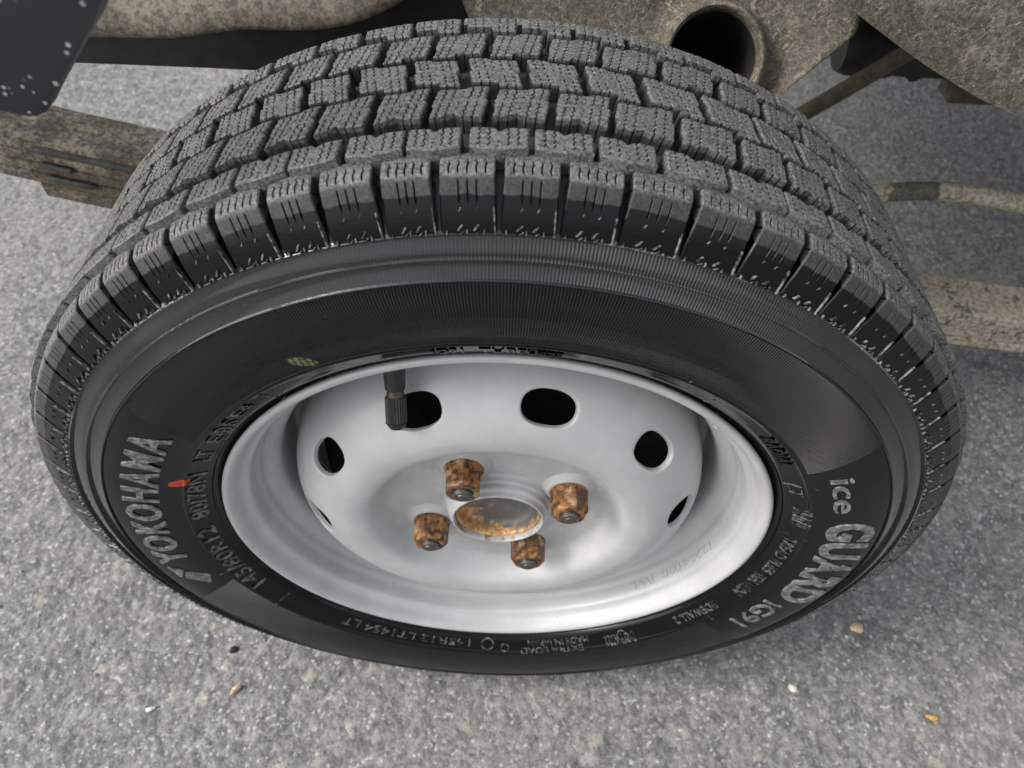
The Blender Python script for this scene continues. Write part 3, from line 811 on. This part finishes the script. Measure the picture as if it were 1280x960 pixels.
# raised centre lip (belongs to the pressed disc)
lip = chaikin([(.0398, .0362), (.0402, .0348), (.0420, .0338), (.0440, .0334), (.0446, .0326), (.0452, .0322), (.0480, .0318), (.0486, .0312), (.0492, .0302), (.0500, .0297), (.0522, .0292), (.0527, .0287), (.0527, .0281), (.0520, .0276), (.0500, .0272), (.0380, .0270)], 2)
obj('centre_lip', lathe('centre_lip', lip, 160, 50), SILVER, disc, (0, 0, 0))
obj('disc_inner_face', lathe('disc_inner_face', [(a - .0036 * dnorm(t)[0] * 1.0, r - .0036 * dnorm(t)[1]) for t, (a, r) in zip(np.linspace(t1 + .0015, arc[-1] - .014, 16), [dprof(q) for q in np.linspace(t1 + .0015, arc[-1] - .014, 16)])], 160, 60), DRUM, disc, (0, 0, 0))  # dark lining added behind the vent holes; their shade is in its colour
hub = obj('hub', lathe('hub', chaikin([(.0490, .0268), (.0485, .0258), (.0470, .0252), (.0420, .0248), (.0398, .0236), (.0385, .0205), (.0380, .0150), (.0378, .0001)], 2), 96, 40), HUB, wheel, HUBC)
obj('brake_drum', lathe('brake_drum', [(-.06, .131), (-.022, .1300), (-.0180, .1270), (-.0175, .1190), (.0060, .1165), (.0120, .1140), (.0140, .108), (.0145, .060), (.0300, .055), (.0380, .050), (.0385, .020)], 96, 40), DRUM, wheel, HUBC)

# nut seats, nuts and studs
NA = 25.0; NR = .0482
def on_face(a, x, z): return (x, -a, z)
def seat_mesh():
    bm = bmesh.new()
    pr = chaikin([(.0396, .0185), (.0402, .0172), (.0418, .0150), (.0432, .0135), (.0436, .0122), (.0430, .0112), (.0410, .0095), (.0395, .0085)], 1)
    rows = [[bm.verts.new((r * math.cos(2 * PI * i / 40), -a, r * math.sin(2 * PI * i / 40))) for i in range(40)] for a, r in pr]
    for A, B in zip(rows[:-1], rows[1:]):
        for i in range(40): bm.faces.new((A[i], A[(i + 1) % 40], B[(i + 1) % 40], B[i]))
    return bm_mesh('nut_seat', bm, True, 50)
seat_me = seat_mesh(); seat_me.materials.append(SEAT)
for k in range(4):
    th = math.radians(NA + 90 * k)
    obj('nut_seat', seat_me, None, disc, (NR * math.cos(th), 0, NR * math.sin(th)))
def nut_mesh():
    bm = bmesh.new(); N = 48
    def hexr(an, R): 
        c = (an + PI / 6) % (PI / 3) - PI / 6; return R * math.cos(PI / 6) / math.cos(c)
    prof_ = [(.0412, .0085, 0), (.0434, .0122, .0), (.0439, .0123, .0), (.0442, .0117, .6), (.0446, .0117, 1), (.0560, .0116, 1), (.0578, .0114, 1), (.0590, .0106, .45), (.0597, .0098, 0), (.0600, .0090, 0), (.0598, .0066, 0), (.0590, .0062, 0), (.0560, .0061, 0)]
    rows = []
    for a, R, hx in prof_:
        row = []
        for i in range(N):
            an = 2 * PI * i / N; r = hx * min(hexr(an, R), R * .998) + (1 - hx) * R * .955
            row.append(bm.verts.new((r * math.cos(an), -a, r * math.sin(an))))
        rows.append(row)
    for A, B in zip(rows[:-1], rows[1:]):
        for i in range(N): bm.faces.new((A[i], A[(i + 1) % N], B[(i + 1) % N], B[i]))
    return bm_mesh('lug_nut', bm, True, 24)
def stud_mesh():
    bm = bmesh.new(); N = 28
    prof_ = [(.0540, .0060), (.0585, .0060), (.0603, .0060), (.0612, .0058), (.0620, .0050), (.0624, .0046), (.0626, .0034), (.0632, .0030), (.0634, .0016), (.0631, .0001)]
    rows = [[bm.verts.new((r * math.cos(2 * PI * i / N), -a, r * math.sin(2 * PI * i / N))) for i in range(N)] for a, r in prof_]
    for A, B in zip(rows[:-1], rows[1:]):
        for i in range(N): bm.faces.new((A[i], A[(i + 1) % N], B[(i + 1) % N], B[i]))
    return bm_mesh('wheel_stud', bm, True, 30)
nm, sm = nut_mesh(), stud_mesh()
nm.materials.append(RUST); sm.materials.append(BOLT)
for k in range(4):
    th = math.radians(NA + 90 * k)
    o = obj('lug_nut', nm, None, wheel, (NR * math.cos(th), 0, RZ + NR * math.sin(th))); o.rotation_euler = (0, (.3, 1.1, .75, 1.6)[k], 0)
    obj('wheel_stud', sm, None, o, (0, 0, 0))
# valve stem
T = Vector(wheel_pt(.0580, .1180, 116.3)); Mv = Vector(wheel_pt(.0450, .1358, 112.9)); d = (Mv - T).normalized(); B = Mv + (Mv - T) * .95
L = (B - T).length
def along(prof_, N=32, knurl=None):
    bm = bmesh.new(); x = d.cross(Vector((1, 0, 0))).normalized(); y = d.cross(x); rows = []
    for s, r in prof_:
        row = []
        for i in range(N):
            rr = r * (1 - (.09 if (knurl and knurl[0] < s < knurl[1] + .002 and i % 2) else 0))
            row.append(bm.verts.new(T + d * s + (x * math.cos(2 * PI * i / N) + y * math.sin(2 * PI * i / N)) * rr))
        rows.append(row)
    for A, Bq in zip(rows[:-1], rows[1:]):
        for i in range(N): bm.faces.new((A[i], A[(i + 1) % N], Bq[(i + 1) % N], Bq[i]))
    bm.faces.new(rows[0]); return bm
vs_ = obj('valve_stem', bm_mesh('valve_stem', along([(.0195, .0036), (.0205, .0050), (.0215, .0053), (L - .006, .0060), (L - .002, .0075), (L, .0080)]), True, 35), BLACKP, wheel, HUBC)
obj('valve_neck', bm_mesh('valve_neck', along([(.0150, .0044), (.0170, .0046), (.0200, .0044)]), True, 35), COPPER, vs_, (0, 0, 0))
obj('valve_cap', bm_mesh('valve_cap', along([(-.0012, .0018), (-.0008, .0034), (.0004, .0044), (.0016, .0050), (.0024, .0052), (.0026, .0058), (.0030, .0056), (.0162, .0056), (.0168, .0052), (.0168, .0030)], 48, (.0028, .0150)), True, 20), BLACKP, vs_, (0, 0, 0))

# ------------------------------------------------------------------ leaf spring behind the wheel
def zback(x): return float(np.interp(x, [-.60, -.433, -.372, -.289, 0, .444, .537, .75], [.405, .345, .329, .309, .245, .166, .153, .130]))
leafs = empty('leaf_spring', (.05, .27, 0), 'dusty brown leaf spring pack running behind the tyre on both sides', 'leaf spring')
def leaf(x0, x1, off, th, y0, y1, nm_='leaf'):
    bm = bmesh.new(); N = 40; rows = []
    for i in range(N + 1):
        x = x0 + (x1 - x0) * i / N; z = zback(x) - off
        rows.append([bm.verts.new((x - .05, yy - .27, zz)) for yy, zz in ((y0, z - .0012), (y0 + .0015, z), (y1 - .0015, z), (y1, z - .0012), (y1, z - th), (y0, z - th))])
    for A, Bq in zip(rows[:-1], rows[1:]):
        for i in range(6): bm.faces.new((A[i], A[(i + 1) % 6], Bq[(i + 1) % 6], Bq[i]))
    bm.faces.new(rows[0]); bm.faces.new(rows[-1])
    return obj(nm_, bm_mesh(nm_, bm, True, 30), MUD_LEAF, leafs)
leaf(-.75, .75, 0, .0095, .245, .300)
leaf(-.72, .72, .0108, .0095, .246, .299)
leaf(-.66, .66, .0216, .0095, .2465, .2985)
leaf(-.60, .535, .0324, .0095, .2455, .2995)
leaf(-.402, .36, .0432, .0140, .2465, .2985)
bm = bmesh.new()
for off, xe in ((.001, -.30), (.0165, -.365), (.0290, -.352)):
    pts = [(x - .05, .2440 - .27, zback(x) - off - .004) for x in np.linspace(-.392, xe, 10)]
    tube_bm(bm, pts, [.0006] + [.0030] * 8 + [.0006], 12)
obj('clip_rod', bm_mesh('clip_rod', bm), mat_plain('worn_spring_edge', (.07, .068, .066), .5, metal=.3), leafs)

# ------------------------------------------------------------------ chassis parts
ch = empty('truck_chassis', (.2, .6, 0), 'mud splattered truck underbody with frame rail, round tube and side panel above the tyre', 'truck underbody')
def cobj(name, bm, mat, smooth=True, sharp=35, label=None):
    bmesh.ops.translate(bm, vec=(-.2, -.6, 0), verts=bm.verts[:])
    return obj(name, bm_mesh(name, bm, smooth, sharp), mat, ch, None, label)
# frame rail with a curled lip (left)
bm = bmesh.new(); xs_ = np.linspace(-.75, -.046, 70); rows = []
for x in xs_:
    k = min(1, max(0, (x + .13) / .09)); lift = .024 * k ** 2.2
    wob = .003 * math.sin((x + .25) * 22) * (x < -.12)
    zl = float(np.interp(x, [-.75, -.25, -.20, -.158, -.05], [.468, .470, .470, .4765, .4775])) + lift
    yb = .150 + .03 * k ** 3
    sec = [(.186, zl + .040), (.168, zl + .034), (yb + .006, zl + .017), (yb + .001, zl + .009), (yb, zl + .003), (yb + .001, zl), (yb + .004, zl - .0012), (yb + .009, zl + .001), (.172, zl + .006), (.190, zl + .006)]
    rows.append([bm.verts.new((x, y + wob * .3, z)) for y, z in sec])
for A, Bq in zip(rows[:-1], rows[1:]):
    for i in range(len(A) - 1): bm.faces.new((A[i], A[i + 1], Bq[i + 1], Bq[i]))
cobj('frame_lip', bm, MUD_FRAME, True, 60, label='dusty curled flange along the frame rail')
bm = bmesh.new()
prism_bm(bm, [(-.75, .188, .436), (-.28, .188, .4335), (-.02, .188, .4265), (-.02, .188, .60), (-.75, .188, .60)], (0, .06, 0), .003)
cobj('frame_rail', bm, DARK_METAL)
# pressed bracket with the round tube
bm = bmesh.new()
cx, cw, ri = .1255, -.0005, .0285           # tube centre in the bracket's own sloping plane
SL = math.radians(35)
def slope(x, w, out_):                       # w runs up the slope, out_ stands off it towards the outside
    return (x, .165 + w * math.sin(SL) - out_ * math.cos(SL), .4600 + w * math.cos(SL) + out_ * math.sin(SL))
outl = [(-.030, .060), (-.0307, .0285), (-.0250, .0200), (-.0183, .0019), (-.015, -.045), (.10, -.050), (.140, -.046), (.1669, -.0238), (.1936, -.0005), (.2078, .0108), (.2127, .0172), (.2132, .0252), (.2094, .033), (.205, .060)]
NB = 160
def ray_out(an):
    best = None; dx, dz = math.cos(an), math.sin(an)
    for (x1, z1), (x2, z2) in zip(outl, outl[1:] + outl[:1]):
        ex, ez = x2 - x1, z2 - z1; den = dx * ez - dz * ex
        if abs(den) < 1e-9: continue
        t = ((x1 - cx) * ez - (z1 - cw) * ex) / den; u = ((x1 - cx) * dz - (z1 - cw) * dx) / den
        if t > 0 and -1e-6 <= u <= 1 + 1e-6 and (best is None or t < best): best = t
    return best
rows = []
prof_b = [(ri - .0014, -.004), (ri - .0012, .0010), (ri - .0004, .0042), (ri + .0006, .0050), (ri + .0020, .0046), (ri + .0032, .0030), (ri + .0045, -.0005), (ri + .0060, -.0055), (ri + .0085, -.0090), (ri + .0125, -.0108)]
for i in range(NB):
    an = 2 * PI * i / NB; R = ray_out(an); row = []
    for r, o_ in prof_b: row.append(slope(cx + r * math.cos(an), cw + r * math.sin(an), o_ + .0))
    r0_ = prof_b[-1][0]; R = max(R, r0_ + .001)
    for f in np.linspace(.12, 1, 16):
        rr = r0_ + (R - r0_) * f
        o_ = -.0112 + .0111 * min(1, f * 1.2) + .0012 * math.sin(rr * 110 + an * 3) * (1 - f) - .003 * max(0, (f - .94) / .06) ** 2
        row.append(slope(cx + rr * math.cos(an), cw + rr * math.sin(an), o_))
    row.append(slope(cx + R * math.cos(an), cw + R * math.sin(an), -.0060)); row.append(slope(cx + R * math.cos(an), cw + R * math.sin(an), -.0330))
    rows.append([bm.verts.new(p) for p in row])
for i in range(NB):
    A, Bq = rows[i], rows[(i + 1) % NB]
    for k in range(len(A) - 1): bm.faces.new((A[k], Bq[k], Bq[k + 1], A[k + 1]))
cobj('tube_bracket', bm, MUD_BRACKET, True, 50, label='mud splattered pressed bracket with a round open tube')
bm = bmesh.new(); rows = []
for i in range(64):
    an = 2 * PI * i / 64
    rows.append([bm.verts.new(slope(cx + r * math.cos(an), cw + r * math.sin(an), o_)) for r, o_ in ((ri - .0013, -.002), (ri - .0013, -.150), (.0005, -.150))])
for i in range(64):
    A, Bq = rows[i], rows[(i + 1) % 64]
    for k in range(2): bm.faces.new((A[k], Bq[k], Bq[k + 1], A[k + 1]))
cobj('tube_bore', bm, DARK_METAL, True, 50)  # shade inside the tube is put into this dark colour
# side panel, right
bm = bmesh.new()
edge = [(.100, .5560), (.150, .5265), (.190, .5030), (.216, .4880), (.240, .4750), (.275, .4580), (.311, .4440), (.40, .405), (.62, .330), (1.35, .300), (1.35, .62), (.10, .62)]
E2 = []
for a, b in zip(edge, edge[1:] + edge[:1]):
    for f in np.linspace(0, 1, 6)[:-1]: E2.append((a[0] + (b[0] - a[0]) * f, a[1] + (b[1] - a[1]) * f))
prism_bm(bm, [(x, .130, z) for x, z in E2], (0, .0035, 0))
cobj('side_panel', bm, MUD_PANEL, False, label='flat mud streaked side panel with a slanting lower edge')
# unseen load bed floor above and behind, added to shade the road
bm = bmesh.new(); prism_bm(bm, [(-.12, .215, .545), (1.9, .215, .545), (1.9, 1.25, .545), (-.12, 1.25, .545)], (0, 0, .035), .003)
cobj('shading_load_floor', bm, DARK_METAL)
bm = bmesh.new(); prism_bm(bm, [(.70, .55, .33), (1.9, .55, .33), (1.9, .55, .58), (.70, .55, .58)], (0, .05, 0), .003)  # unseen rail, added to block light from the far side
cobj('shading_rail', bm, DARK_METAL)
# link rod and what it ends in
bm = bmesh.new(); tube_bm(bm, [(.190, .36, .238), (.263, .36, .301), (.331, .36, .358), (.352, .362, .374)], .0075, 14)
cobj('link_rod', bm, BROWN_METAL)
bm = bmesh.new(); tube_bm(bm, [(.300, .40, .352), (.312, .40, .352), (.352, .41, .345), (.364, .41, .345)], [.020, .024, .024, .018], 24)
cobj('rubber_bush', bm, DARK_METAL)
bm = bmesh.new()
prism_bm(bm, [(.335, .45, .300), (.372, .45, .296), (.378, .45, .302), (.400, .45, .300), (.404, .45, .293), (.412, .45, .293), (.416, .45, .300), (.470, .45, .296), (.60, .45, .290), (.60, .45, .42), (.30, .45, .42)], (0, .04, 0), .002)
cobj('cross_member', bm, DARK_METAL)
bm = bmesh.new(); prism_bm(bm, [(.446, .44, .292), (.452, .44, .299), (.530, .44, .300), (.530, .44, .274), (.448, .44, .276)], (0, .03, 0), .002)
cobj('pipe_clamp', bm, BROWN_METAL)
# cream dusty hose
hose = empty('brake_hose', (.4, .30, 0), 'cream dusty rubber hose curving above the leaf spring, right of the tyre', 'hose')
bm = bmesh.new()
hp = [(.20, .30, .215), (.27, .30, .247), (.310, .30, .260), (.339, .30, .2655), (.384, .30, .2700), (.430, .30, .2660), (.481, .30, .2570), (.56, .30, .240), (.70, .30, .21)]
hp = chaikin(hp, 2); tube_bm(bm, hp, .0085, 18)
bmesh.ops.translate(bm, vec=(-.4, -.30, 0), verts=bm.verts[:])
obj('hose_body', bm_mesh('hose_body', bm), MUD_PIPE, hose)
bm = bmesh.new(); tube_bm(bm, [(-.235, 0, .1985), (-.205, 0, .2125), (-.19, 0, .2190)], .0100, 18)
obj('hose_ferrule', bm_mesh('hose_ferrule', bm), DARK_METAL, hose)

# ------------------------------------------------------------------ black mudguard corner, close to the lens
bm = bmesh.new()
fl = [(-.150, .561), (-.157, .552), (-.189, .5185), (-.1935, .5128), (-.1985, .5105), (-.2060, .5108), (-.216, .5145), (-.30, .535), (-.40, .60), (-.36, .66), (-.13, .66), (-.128, .59)]
fl = [(.00778 + (x - .00778) * .792, .69155 + (z - .69155) * .792) for x, z in fl]
prism_bm(bm, [(x + .25, -.06, z) for x, z in fl], (0, .010, 0), .0015)
g_ = obj('mudguard', bm_mesh('mudguard', bm, True, 30), FLAP, None, (-.25, 0, 0))
g_['label'] = 'black plastic mudguard corner with pale droplets, out of focus at the upper left'; g_['category'] = 'mudguard'
